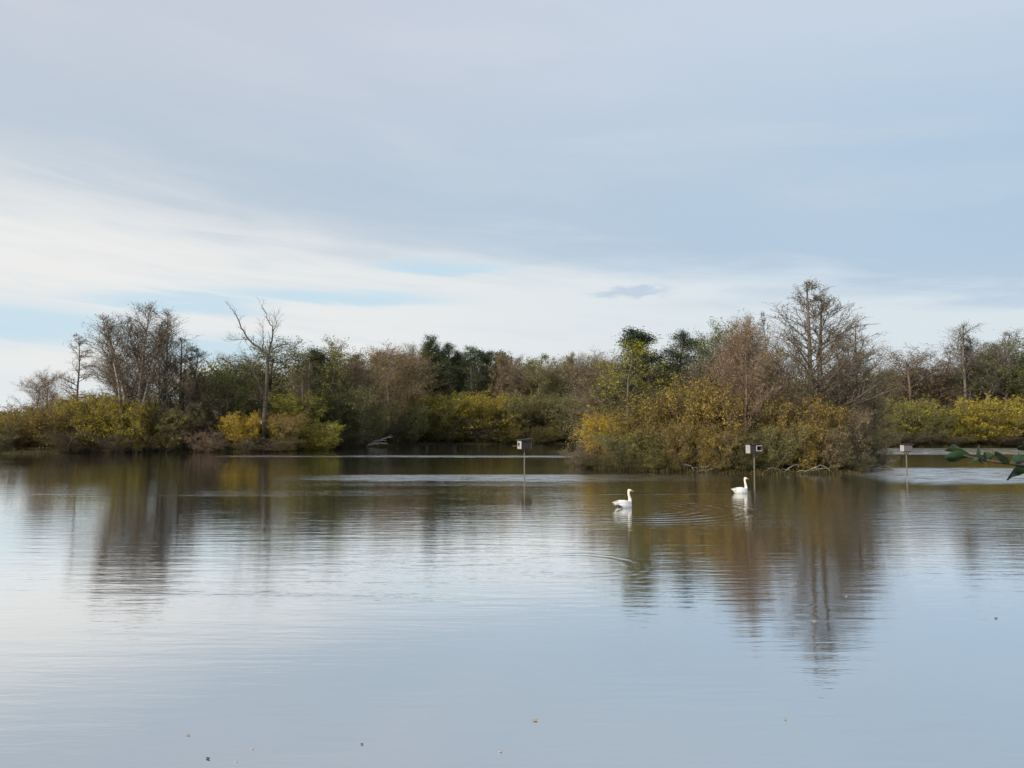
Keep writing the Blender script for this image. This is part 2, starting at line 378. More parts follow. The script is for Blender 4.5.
# H, stems, r0, spread, level1(n,t0,t1,ang,len,shape,up), level2(n,ang,len), level3(n,ang,len), leaves, leaf size, jitter, clump, which levels carry leaves
SPEC = {
 'birch':  dict(H=14, st=4, r0=.12, sp=.13, l1=(22, .26, .98, 30, 2.5, dome, .3), l2=(9, 38, 1.1), l3=(4, 40, .55), nl=5000, ls=.085, j=.12, cl=.45, up=.15),
 'alder':  dict(H=15, st=2, r0=.16, sp=.035, lean=.012, wob=.07, l1=(42, .16, .99, 46, 3.9, oval, .14), l2=(9, 38, 1.1), l3=(5, 40, .5), nl=6500, ls=.08, j=.10, cl=.45, up=.2),
 'aspen':  dict(H=12, st=1, r0=.13, sp=0, l1=(30, .22, .98, 58, 2.6, egg, .15), l2=(7, 42, .9), l3=(3, 42, .4), nl=3300, ls=.14, j=.14, cl=.7, up=.1),
 'bare':   dict(H=13, st=2, r0=.15, sp=.12, l1=(22, .2, .97, 42, 3.6, rnd, .3), l2=(12, 40, 1.4), l3=(7, 42, .62), nl=11000, ls=.115, j=.18, cl=.55, up=.18),
 'spire':  dict(H=13, st=1, r0=.15, sp=0, l1=(50, .18, .985, 76, 2.8, cone, .08), l2=(10, 45, .8), l3=(4, 45, .35), nl=3000, ls=.08, j=.08, cl=.4, up=.05),
 'pine':   dict(H=16, st=1, r0=.2, sp=0, l1=(48, .2, .99, 66, 2.5, lambda u: (1 - u) ** .6 + .1, .15), l2=(10, 48, .9), l3=(5, 50, .45), nl=15000, ls=.15, j=.24, cl=.35, up=.12, asp=.4),
 'fir':    dict(H=14, st=1, r0=.18, sp=0, l1=(60, .10, .99, 74, 2.6, cone, .1), l2=(9, 50, .8), l3=(5, 50, .4), nl=22000, ls=.15, j=.22, cl=.15, up=.08, asp=.4),
 'leafy':  dict(H=12, st=2, r0=.18, sp=.16, l1=(20, .08, .97, 52, 3.7, rnd, .25), l2=(11, 44, 1.5), l3=(6, 44, .65), nl=16000, ls=.15, j=.17, cl=.6, up=.12),
 'willow': dict(H=6.5, st=15, r0=.05, sp=.56, l1=(11, .03, .98, 42, 1.6, flatf, .2), l2=(7, 40, .85), l3=(4, 40, .4), nl=15000, ls=.14, j=.13, cl=.75, up=.12, lean=.09),
 'thorn':  dict(H=5, st=13, r0=.045, sp=.78, l1=(11, .02, .98, 46, 1.4, flatf, .12), l2=(8, 42, .8), l3=(5, 42, .38), nl=9500, ls=.125, j=.14, cl=.7, up=.08, lean=.12),
 'scrub':  dict(H=2.6, st=18, r0=.022, sp=1.0, l1=(8, .05, .98, 46, .9, flatf, .06), l2=(6, 44, .45), l3=(4, 44, .25), nl=7000, ls=.08, j=.12, cl=.4, up=.05, lean=.14),
}
PROTO = {}
def proto(kind, var):
    key = (kind, var)
    if key in PROTO: return PROTO[key]
    s = SPEC[kind]; rng = np.random.RandomState(abs(hash(kind)) % 1 + sum(map(ord, kind)) * 7 + var * 131)
    st = s['st'] + (var % 2 if s['st'] > 1 else 0)
    P0, R0 = stems_of(rng, st, s['H'], s['r0'], s['sp'], s.get('lean', .045))
    n, t0, t1, an, ln, sh, up = s['l1']
    P1, R1 = spawn(rng, P0, R0, n, t0, t1, an, ln, 6, up, s.get('wob', .12), .45, .014, sh)
    n, an, ln = s['l2']; P2_, R2 = spawn(rng, P1, R1, n, .15, 1, an, ln, 4, s['up'], .16, .6, .012, rel=True)
    n, an, ln = s['l3']; P3, R3 = spawn(rng, P2_, R2, n, .15, 1, an, ln, 3, s['up'] * .6, .2, .7, .0085, rel=True)
    V0, Q0 = tubes(P0, R0, 6); V1, Q1 = tubes(P1, R1, 4)
    tv = np.vstack([V0, V1]); tq = np.vstack([Q0, Q1 + len(V0)])
    V2, Q2 = tubes(P2_, R2, 3); V3, Q3 = tubes(P3, R3, 3)
    C, ti = leaf_points(rng, P3, int(s['nl'] * .8), s['j'], .1, s['cl']); Cb, tb = leaf_points(rng, P2_, int(s['nl'] * .2), s['j'], .3, s['cl'])
    C = np.vstack([C, Cb]); ti = np.concatenate([ti, tb]); C[:, 2] = np.maximum(C[:, 2], .05)
    VL, QL = leaf_quads(rng, C, s['ls'], s.get('asp', .6))
    cv = np.vstack([V2, V3, VL]); cq = np.vstack([Q2, Q3 + len(V2), QL + len(V2) + len(V3)])
    nt_ = len(Q2) + len(Q3)
    mi = np.concatenate([np.zeros(nt_), np.ones(len(QL))]); tint = np.concatenate([np.full(nt_, .5), ti])
    tm = np_mesh(kind + '_trunk', tv, tq, [BARK['brown'], BARK['brown']], np.concatenate([np.zeros(len(Q0)), np.ones(len(Q1))]), smooth=True)
    cm = np_mesh(kind + '_crown', cv, cq, [BARK['brown'], LEAF['olive']], mi, tint)
    H0 = np.percentile(cv[:, 2], 99.7); rx = np.percentile(np.abs(cv[:, 0]), 96); ry = np.percentile(np.abs(cv[:, 1]), 96)
    PROTO[key] = (tm, cm, H0, rx + ry, C, ti, s['ls']); return PROTO[key]
prng = random.Random(5)
NAMES = {'birch': ('birch_tree', 'birch tree'), 'alder': ('alder_tree', 'alder tree'), 'bare': ('bare_tree', 'bare tree'), 'spire': ('larch_tree', 'larch tree'), 'aspen': ('slender_tree', 'tree'), 'pine': ('pine_tree', 'pine tree'),
         'fir': ('conifer_tree', 'conifer'), 'leafy': ('leafy_tree', 'tree'), 'willow': ('willow_shrub', 'shrub'), 'thorn': ('thorn_shrub', 'shrub'), 'scrub': ('scrub_bush', 'bush')}
def plant(kind, var, px, d, ytop, wpx, leaf, label, group, bark='brown'):
    tm, cm, H0, W0, *_ = proto(kind, var)
    nm, cat = NAMES[kind]
    x = col_x(px, d); z = gz(x, d) - .05
    h = top_z(ytop, d) - z; wd = wpx / FPX * d
    o = link(nm, None, None, (x, d, z)); o.rotation_euler.z = random.Random(int(px * 13 + ytop * 7 + var)).uniform(0, 6.283); sc = wd / W0
    o.scale = (sc, sc, h / H0)
    tag(o, label, cat, group)
    a = link('trunk', tm, o); b = link('crown', cm, o)
    if kind in ('willow', 'thorn', 'scrub'): a.name = 'stems'; b.name = 'foliage'
    for ob, mats in ((a, (BARK[bark], BARK['brown' if bark == 'pale' else bark])), (b, (BARK['rusty'] if bark == 'brown' and leaf in ('rust', 'brown') else BARK['brown' if bark == 'pale' else bark], LEAF[leaf]))):
        for sl_, m_ in zip(ob.material_slots, mats): sl_.link = 'OBJECT'; sl_.material = m_
    return o

G1, G2, G3, G4 = 'trees and shrubs on the left bank', 'trees and shrubs on the far middle bank', 'trees and shrubs on the island', 'trees and shrubs on the far right bank'
T = [
 # ---- left bank
 ('bare', 0, 44, 113, 370, 34, 'rust', 'small leafless tree with reddish crown, leftmost tree above the ochre bushes', G1, 'brown'),
 ('spire', 0, 78, 109, 333, 44, 'rust', 'slender bare larch standing alone left of the tall birch clump', G1, 'brown'),
 ('birch', 0, 134, 108, 304, 64, 'grey', 'tall pale-stemmed birch, left and highest half of the left bank birch clump', G1, 'pale'),
 ('birch', 1, 160, 111, 309, 60, 'grey', 'tall thin birch with pale trunks, right half of the left birch clump', G1, 'pale'),
 ('bare', 1, 116, 114, 352, 52, 'brown', 'brown twiggy tree at the left foot of the tall birch clump', G1, 'brown'),
 ('alder', 1, 183, 112, 340, 58, 'drab', 'dark twiggy tree leaning against the right side of the birch clump', G1, 'brown'),
 ('leafy', 0, 210, 118, 372, 56, 'drab', 'dark olive tree just right of the birch clump', G1, 'brown'),
 ('leafy', 1, 232, 122, 362, 56, 'green', 'dark green leafy tree left of the dead tree', G1, 'brown'),
 ('thorn', 0, 4, 106, 427, 40, 'drab', 'low dark olive bush at the left edge of the water', G1, 'brown'),
 ('willow', 0, 24, 109, 413, 52, 'ochre', 'ochre bush under the reddish leafless tree at far left', G1, 'brown'),
 ('willow', 1, 58, 108, 402, 56, 'ochre', 'brownish ochre bush under the slender bare larch', G1, 'brown'),
 ('willow', 2, 98, 106.8, 394, 56, 'yellow', 'big bright yellow bush left of the birch trunks', G1, 'brown'),
 ('willow', 0, 134, 107.5, 399, 46, 'yellow', 'yellow bush growing in front of the birch trunks', G1, 'brown'),
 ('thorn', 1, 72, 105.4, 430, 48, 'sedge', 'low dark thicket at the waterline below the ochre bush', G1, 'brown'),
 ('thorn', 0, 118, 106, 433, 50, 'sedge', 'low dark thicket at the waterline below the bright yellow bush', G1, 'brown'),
 ('willow', 1, 168, 109.6, 409, 44, 'olive', 'sparse olive bush at the right foot of the birches', G1, 'brown'),
 ('thorn', 1, 192, 113, 402, 58, 'grey', 'grey-brown thicket right of the birch clump', G1, 'brown'),
 ('scrub', 0, 208, 110.8, 429, 40, 'rust', 'low russet brambles at the waterline left of the gold bush', G1, 'rusty'),
 ('willow', 2, 216, 116, 400, 46, 'drab', 'drab olive bush behind the russet brambles', G1, 'brown'),
 ('willow', 0, 246, 112, 412, 36, 'gold', 'brightest golden yellow bush left of the dead trunk', G1, 'brown'),
 ('willow', 1, 283, 114, 412, 38, 'ochre', 'ochre gold bush right of the dead trunk', G1, 'brown'),
 ('willow', 2, 289, 121, 391, 58, 'lime', 'large yellow-green bush behind the dead tree', G1, 'brown'),
 ('willow', 0, 318, 119, 421, 50, 'lime', 'low yellow-green bush overhanging the water right of the dead tree', G1, 'brown'),
 ('thorn', 0, 262, 110.9, 436, 66, 'sedge', 'dark tangle at the waterline under the golden bush', G1, 'brown'),
 ('bare', 0, 248, 130, 354, 56, 'brown', 'brown round-topped tree directly behind the left limbs of the dead tree', G1, 'brown'),
 ('leafy', 0, 286, 133, 337, 84, 'drab', 'broad drab olive tree behind the dead tree', G1, 'brown'),
 ('leafy', 1, 322, 136, 342, 60, 'olive', 'olive tree with ragged top right of the dead tree', G1, 'brown'),
 ('pine', 0, 316, 132, 350, 40, 'dark', 'dark green pine among olive trees right of the dead tree', G1, 'brown'),
 ('bare', 1, 346, 142, 352, 56, 'rust', 'reddish brown bare tree behind the olive shrubs', G1, 'rusty'),
 ('pine', 1, 364, 152, 354, 40, 'dark', 'narrow dark pine left of the leaning brown tree', G1, 'brown'),
 ('willow', 2, 345, 133, 388, 60, 'drab', 'tall drab willow bush above the low yellow-green bush', G1, 'brown'),
 ('willow', 1, 362, 141, 404, 50, 'olive', 'olive bush at the bend of the left shore', G1, 'brown'),
 ('thorn', 1, 340, 132, 431, 50, 'sedge', 'dark thicket at the waterline left of the bleached fallen branches', G1, 'brown'),
 ('thorn', 0, 385, 156, 419, 46, 'sedge', 'dark thicket behind the bleached fallen branches', G1, 'brown'),
 ('birch', 1, 303, 123, 360, 26, 'olive', 'slim pale-stemmed birch right of the dead tree, in front of the olive trees', G1, 'pale'),
 ('aspen', 0, 333, 130, 352, 30, 'drab', 'slim upright drab tree above the low yellow-green bush', G1, 'brown'),
 ('aspen', 1, 375, 150, 350, 36, 'brown', 'slim upright brown tree behind the bleached fallen branches', G1, 'brown'),
 ('aspen', 0, 226, 115, 372, 34, 'drab', 'slim drab tree between birch clump and dead tree', G1, 'brown'),
 # ---- middle far bank
 ('aspen', 1, 500, 176, 352, 26, 'brown', 'slim brown tree rising behind the middle of the yellow hedge', G2, 'brown'),
 ('aspen', 0, 540, 176, 354, 28, 'drab', 'slim drab tree rising behind the hedge right of the left nest box', G2, 'brown'),
 ('aspen', 1, 571, 178, 352, 28, 'brown', 'slim brown tree rising behind the right end of the yellow hedge', G2, 'brown'),
 ('bare', 0, 396, 166, 345, 66, 'brown', 'big brown tree with leaning trunk left of the yellow hedge', G2, 'brown'),
 ('willow', 0, 408, 160, 404, 44, 'drab', 'dark drab bush at the left end of the yellow hedge', G2, 'brown'),
 ('willow', 2, 433, 166, 392, 52, 'lime', 'yellow-green willow bush, left end of the long hedge', G2, 'brown'),
 ('willow', 1, 462, 168, 395, 52, 'yellow', 'yellow willow bush in the left half of the long hedge', G2, 'brown'),
 ('willow', 0, 492, 169, 392, 50, 'yellow', 'brightest yellow willow bush at the middle of the long hedge', G2, 'brown'),
 ('willow', 2, 520, 170, 394, 52, 'olive', 'olive willow bush behind the left nest box', G2, 'brown'),
 ('willow', 1, 548, 170, 393, 54, 'olive', 'olive willow bush just right of the left nest box', G2, 'brown'),
 ('willow', 0, 576, 169, 394, 54, 'drab', 'drab willow bush at the right end of the long hedge', G2, 'brown'),
 ('willow', 2, 604, 169, 392, 50, 'olive', 'olive willow bush half hidden behind the left tip of the island', G2, 'brown'),
 ('willow', 1, 448, 166, 412, 36, 'drab', 'dark low bush at the waterline under the yellow-green hedge end', G2, 'brown'),
 ('willow', 0, 512, 167.4, 424, 22, 'yellow', 'small yellow bush on the far waterline behind the left nest box', G2, 'brown'),
 ('willow', 2, 553, 167.2, 426, 20, 'ochre', 'small ochre bush on the far waterline right of the left nest box', G2, 'brown'),
 ('thorn', 1, 480, 166.8, 418, 40, 'sedge', 'dark hollow thicket at the foot of the brightest hedge bush', G2, 'brown'),
 ('thorn', 0, 585, 167.5, 428, 44, 'sedge', 'dark thicket at the waterline by the left tip of the island', G2, 'brown'),
 ('bare', 1, 410, 182, 342, 44, 'brown', 'brown bare tree at the left end of the dark pine wood', G2, 'rusty'),
 ('pine', 0, 424, 184, 342, 32, 'drab', 'olive pine, leftmost of the pines over the yellow hedge', G2, 'brown'),
 ('pine', 1, 437, 186, 336, 32, 'dark', 'tallest dark pine over the yellow hedge', G2, 'brown'),
 ('pine', 2, 451, 184, 343, 34, 'dark', 'dark pine second to the right of the tallest over the hedge', G2, 'brown'),
 ('pine', 0, 463, 188, 351, 28, 'dark', 'shorter dark pine in the dip of the wood', G2, 'brown'),
 ('pine', 1, 475, 185, 347, 32, 'dark', 'dark pine with crown above the middle of the yellow hedge', G2, 'brown'),
 ('pine', 2, 490, 186, 351, 34, 'dark', 'rightmost dark pine above the brightest hedge bush', G2, 'brown'),
 ('bare', 0, 503, 188, 355, 38, 'rust', 'reddish bare tree right of the rightmost dark pine', G2, 'rusty'),
 ('bare', 1, 519, 186, 358, 40, 'brown', 'brown bare tree above the left nest box', G2, 'brown'),
 ('pine', 1, 531, 190, 360, 28, 'drab', 'olive pine amid brown trees right of the left nest box', G2, 'brown'),
 ('leafy', 0, 546, 188, 358, 46, 'brown', 'wide brown-leaved tree in the wood right of the left nest box', G2, 'brown'),
 ('bare', 0, 563, 190, 357, 42, 'drab', 'drab olive bare tree over the right half of the hedge', G2, 'brown'),
 ('leafy', 1, 555, 182, 376, 40, 'green', 'dark green round tree between hedge and brown wood', G2, 'brown'),
 ('bare', 1, 582, 188, 356, 42, 'grey', 'grey-brown bare tree over the right end of the hedge', G2, 'rusty'),
 ('bare', 0, 600, 186, 351, 44, 'brown', 'brown bare tree over the left tip of the island', G2, 'brown'),
 ('leafy', 0, 622, 186, 352, 44, 'brown', 'brown tree far behind the thin sparse tree of the island', G2, 'brown'),
 # ---- island
 ('aspen', 0, 629, 63.7, 342, 62, 'lime', 'thin tree with sparse yellow-green leaves at the left end of the island', G3, 'brown'),
 ('willow', 1, 603, 68, 412, 44, 'gold', 'golden bush at the left tip of the island', G3, 'brown'),
 ('thorn', 0, 600, 66.6, 448, 60, 'grey', 'low grey thicket at the left tip of the island', G3, 'brown'),
 ('scrub', 1, 587, 68.6, 444, 40, 'grey', 'low grey scrub reaching over the water at the island tip', G3, 'brown'),
 ('bare', 1, 612, 80, 372, 70, 'brown', 'brown bare tree behind the golden bush of the island', G3, 'brown'),
 ('fir', 0, 649, 76, 330, 74, 'dark', 'dark pointed conifer behind the thin sparse tree', G3, 'brown'),
 ('pine', 2, 679, 80, 333, 54, 'dark', 'thin open pine right of the dark pointed conifer', G3, 'brown'),
 ('leafy', 1, 706, 86, 326, 64, 'green', 'dark green tree on the island skyline left of the nest box', G3, 'brown'),
 ('bare', 0, 668, 78, 366, 78, 'brown', 'wide brown bare tree in the left half of the island', G3, 'brown'),
 ('bare', 1, 714, 74, 350, 76, 'grey', 'grey-brown bare tree below the green island tree', G3, 'brown'),
 ('bare', 0, 743, 60.2, 320, 60, 'rust', 'tall reddish-brown bare tree with straight trunk above the island nest box', G3, 'rusty'),
 ('bare', 1, 738, 84, 314, 52, 'rust', 'reddish twiggy treetop behind the straight-trunked bare tree', G3, 'rusty'),
 ('spire', 1, 772, 82, 313, 32, 'grey', 'thin dark spire with bare trunk left of the tallest tree', G3, 'brown'),
 ('bare', 0, 777, 74, 345, 60, 'brown', 'brown bare tree between nest box and tallest tree', G3, 'brown'),
 ('alder', 0, 817, 61.6, 283, 92, 'grey', 'tallest tree of all, twin-stemmed alder with fine twigs on the island', G3, 'brown'),
 ('alder', 1, 853, 70, 324, 66, 'grey', 'second alder, right shoulder of the tallest tree', G3, 'brown'),
 ('bare', 1, 838, 76, 366, 50, 'drab', 'dark twiggy tree behind the right side of the tallest alder', G3, 'brown'),
 ('bare', 0, 866, 77, 368, 56, 'drab', 'small dark bare tree at the right end of the island', G3, 'brown'),
 ('willow', 0, 640, 64.6, 408, 56, 'ochre', 'ochre willow bush right of the thin sparse tree trunk', G3, 'brown'),
 ('willow', 2, 664, 63.5, 392, 54, 'ochre', 'tall ochre bush in the left half of the island', G3, 'brown'),
 ('willow', 1, 697, 61.5, 376, 66, 'ochre', 'largest golden ochre bush of the island, left of the nest box', G3, 'brown'),
 ('willow', 0, 728, 61, 388, 54, 'ochre', 'ochre bush just left of the island nest box', G3, 'brown'),
 ('willow', 2, 758, 62, 396, 56, 'olive', 'olive bush right behind the island nest box', G3, 'brown'),
 ('willow', 1, 790, 61, 394, 54, 'ochre', 'ochre bush at the left foot of the tallest alder', G3, 'brown'),
 ('willow', 0, 818, 60.4, 400, 50, 'ochre', 'ochre bush in front of the twin trunks', G3, 'brown'),
 ('thorn', 1, 843, 62, 404, 48, 'brown', 'brown thicket at the right foot of the tallest alder', G3, 'brown'),
 ('thorn', 0, 860, 65, 428, 52, 'drab', 'dark bush at the right tip of the island', G3, 'brown'),
 ('willow', 1, 628, 63.2, 432, 48, 'drab', 'low drab bush under the thin sparse tree', G3, 'brown'),
 ('willow', 0, 654, 62.0, 424, 44, 'olive', 'low olive bush in front of the tall ochre bush', G3, 'brown'),
 ('willow', 2, 682, 60.4, 420, 46, 'ochre', 'low ochre bush at the left foot of the largest ochre bush', G3, 'brown'),
 ('willow', 1, 712, 59.6, 424, 46, 'ochre', 'low ochre bush at the right foot of the largest ochre bush', G3, 'brown'),
 ('willow', 0, 742, 59.2, 428, 44, 'olive', 'low olive bush behind the pole of the island nest box', G3, 'brown'),
 ('willow', 2, 772, 59.2, 424, 44, 'drab', 'low drab bush right of the island nest box', G3, 'brown'),
 ('willow', 1, 800, 59.2, 418, 44, 'ochre', 'low ochre bush below and left of the twin trunks', G3, 'brown'),
 ('willow', 0, 830, 59.6, 424, 42, 'brown', 'low brown bush below and right of the twin trunks', G3, 'brown'),
 ('scrub', 0, 848, 60.6, 452, 40, 'green', 'low dark green scrub at the right tip of the island', G3, 'brown'),
 ('scrub', 1, 874, 64.6, 450, 30, 'grey', 'nearly bare twigs reaching over the channel at the right tip', G3, 'grey'),
 # ---- right far bank
 ('bare', 1, 893, 156, 360, 62, 'grey', 'grey bare tree just right of the island', G4, 'brown'),
 ('bare', 0, 916, 152, 349, 76, 'rust', 'reddish-brown tree behind the right nest box', G4, 'rusty'),
 ('spire', 0, 942, 156, 345, 36, 'grey', 'thin sparse tree between reddish tree and pale bare tree', G4, 'grey'),
 ('birch', 1, 970, 150, 326, 66, 'grey', 'tall pale bare tree on the right bank', G4, 'grey'),
 ('bare', 1, 988, 155, 340, 46, 'rust', 'reddish bare tree behind the right side of the pale bare tree', G4, 'rusty'),
 ('leafy', 0, 1012, 148, 344, 82, 'green', 'dark green tree at the right edge above the yellow bush', G4, 'brown'),
 ('leafy', 1, 1038, 147, 342, 76, 'green', 'green tree cut by the right edge of the view', G4, 'brown'),
 ('leafy', 1, 986, 158, 362, 64, 'drab', 'drab olive tree below the pale bare tree', G4, 'brown'),
 ('bare', 0, 950, 160, 366, 72, 'brown', 'low brown tree above the olive bushes of the right bank', G4, 'brown'),
 ('willow', 1, 884, 146, 398, 46, 'olive', 'olive bush at the end of the channel right of the island', G4, 'brown'),
 ('willow', 2, 908, 144, 400, 46, 'lime', 'yellow-green bush behind the right nest box', G4, 'brown'),
 ('willow', 0, 934, 143, 413, 40, 'drab', 'low drab bush right of the right nest box', G4, 'brown'),
 ('willow', 1, 958, 142, 407, 40, 'lime', 'low yellow-green bush above the tip of the leafy branch', G4, 'brown'),
 ('willow', 2, 992, 140.5, 397, 64, 'yellow', 'big bright yellow bush above the leafy branch', G4, 'brown'),
 ('willow', 0, 1028, 142, 409, 44, 'olive', 'olive bush at the right edge of the view', G4, 'brown'),
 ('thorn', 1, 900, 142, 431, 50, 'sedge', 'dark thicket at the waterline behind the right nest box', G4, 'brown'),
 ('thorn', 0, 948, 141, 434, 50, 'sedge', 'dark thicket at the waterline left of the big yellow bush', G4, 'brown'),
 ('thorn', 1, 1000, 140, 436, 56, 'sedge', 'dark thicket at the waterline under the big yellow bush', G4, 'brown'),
]
for row in T: plant(*row)

# a wood that reads as one mass behind the near trees, and the far wood on the horizon
def wood_mass(name, spots, leaf, label, kind='leafy', per=2200, lf=1.5):
    rng = np.random.RandomState(len(name)); Vs, Ts = [], []
    for (x, y, h, wd) in spots:
        tm, cm, H0, W0, C, ti, ls = proto(kind, rng.randint(0, 2)); rp = rng.rand(len(C)) < .5
        i = rng.choice(len(C), per, replace=False); a = rng.uniform(0, 6.28); c, s = math.cos(a), math.sin(a)
        p = C[i] @ np.array([[c, s, 0], [-s, c, 0], [0, 0, 1]]) * np.array([wd / W0, wd / W0, h / H0]) + np.array([x, y, 0.2])
        v, q = leaf_quads(rng, p, ls * max(h / H0, wd / W0) * lf, .6); Vs.append(v); Ts.append(np.clip(ti[i] * .6 + rng.uniform(0, .4), 0, 1))
    V = np.vstack(Vs)
    o = link(name, np_mesh(name, V, np.arange(len(V)).reshape(-1, 4), [LEAF[leaf]], None, np.concatenate(Ts)))
    tag(o, label, 'wood', None, 'stuff'); return o
wr = random.Random(3)
def row(px0, px1, step, dfun, yfun, w0, w1): return [(col_x(px, dd), dd, top_z(yfun(px) + wr.uniform(-6, 6), dd), wr.uniform(w0, w1)) for px in range(px0, px1, step) for dd in [dfun(px) + wr.uniform(-5, 5)]]
wood_mass('woodland', row(-60, 440, 14, lambda p: 150 + max(0, p - 200) * .2, lambda p: 396 - (p > 190) * 28 + (p < 60) * 16, 9, 12) + row(640, 1110, 15, lambda p: 188, lambda p: 374, 9, 12), 'drab', 'dense drab wood filling the space behind the shore trees', per=3600)
wood_mass('pine_woodland', row(376, 500, 10, lambda p: 202, lambda p: 354, 7, 10), 'dark', 'dark evergreen wood behind the pines over the yellow hedge', 'pine', per=4200)
wood_mass('brown_woodland', row(490, 672, 11, lambda p: 204, lambda p: 362, 8, 11) + row(330, 400, 13, lambda p: 190, lambda p: 356, 8, 10), 'brown', 'brown leaf-losing wood behind the right half of the hedge', 'bare', per=4200)
wood_mass('island_woodland', row(618, 780, 9, lambda p: 84, lambda p: 372 - max(0, p - 640) * .16, 4, 6) + row(770, 872, 9, lambda p: 80, lambda p: 390, 4, 6), 'brown', 'tangle of brown branches filling the middle of the island wood', 'bare', per=6000, lf=1.05)
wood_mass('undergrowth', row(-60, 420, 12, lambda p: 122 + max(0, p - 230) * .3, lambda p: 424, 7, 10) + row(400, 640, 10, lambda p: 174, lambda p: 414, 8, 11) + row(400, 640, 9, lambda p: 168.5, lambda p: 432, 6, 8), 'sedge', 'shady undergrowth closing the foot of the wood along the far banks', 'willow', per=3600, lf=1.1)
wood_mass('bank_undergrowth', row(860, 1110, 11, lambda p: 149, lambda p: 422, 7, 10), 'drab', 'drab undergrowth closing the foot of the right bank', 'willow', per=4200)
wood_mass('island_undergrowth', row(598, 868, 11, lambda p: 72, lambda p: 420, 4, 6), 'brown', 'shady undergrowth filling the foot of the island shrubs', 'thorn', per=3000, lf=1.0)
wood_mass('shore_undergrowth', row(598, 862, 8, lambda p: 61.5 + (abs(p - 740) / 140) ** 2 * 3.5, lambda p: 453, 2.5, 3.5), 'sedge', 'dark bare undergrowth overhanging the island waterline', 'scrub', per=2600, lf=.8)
sp = []
for k in range(90): d = 430 + wr.uniform(-25, 25); px = -420 + k * 21; sp.append((col_x(px, d), d, top_z(406 + wr.uniform(-4, 3), d), wr.uniform(12, 20)))
wood_mass('far_wood', sp, 'grey', 'low dim line of far wood on the horizon at the left edge', per=1200)

# ------------------------------------------------------------------ sedge and dead grass along the shores (uncountable)
def fringe(name, poly, n, label, leaf, hmax=.9, spread=1.2, closed=True):
    rng = np.random.RandomState(n % 97)
    q = np.roll(poly, -1, 0) if closed else poly[1:]; p = poly if closed else poly[:-1]
    L = np.linalg.norm(q - p, axis=1); k = rng.choice(len(L), n, p=L / L.sum()); u = rng.rand(n)[:, None]
    B = p[k] * (1 - u) + q[k] * u + rng.randn(n, 2) * spread
    z = land_height(B); ok = (z > -.12); B, z = B[ok], z[ok]; n = len(B)
    base = np.column_stack([B, np.maximum(z, -.05) - .03])
    cl = .35 + .65 * np.clip(wobble2(B, 1.6, 4) + .5, 0, 1)
    h = (hmax * cl * rng.uniform(.45, 1.1, n))[:, None]; th = rng.uniform(0, 6.283, n)
    out_ = np.column_stack([np.cos(th), np.sin(th), np.zeros(n)]); side = np.column_stack([-np.sin(th), np.cos(th), np.zeros(n)]) * rng.uniform(.012, .03, n)[:, None]
    lean = rng.uniform(.1, .7, n)[:, None]; up = np.array([0, 0, 1.0])
    m_ = base + up * h * .6 + out_ * h * lean * .35; e_ = base + up * h * (1 - lean * .35) + out_ * h * lean
    V = np.stack([base - side, base + side, m_ + side * .8, m_ - side * .8, e_ + side * .15, e_ - side * .15], 1).reshape(-1, 3)
    i = np.arange(n)[:, None] * 6; Q = np.vstack([i + np.array([0, 1, 2, 3]), i + np.array([3, 2, 4, 5])])
    ti = rng.rand(n); o = link(name, np_mesh(name, V, Q, [LEAF[leaf]], None, np.concatenate([ti, ti])))
    tag(o, label, 'grass', None, 'stuff')
fringe('sedge', ISLE, 26000, 'dark sedge and dead grass fringing the island shore', 'sedge', .5, .8)
fringe('bank_grass', LAKE[7:-1], 34000, 'dull grass and sedge along the far banks', 'sedge', .8, 1.3, False)

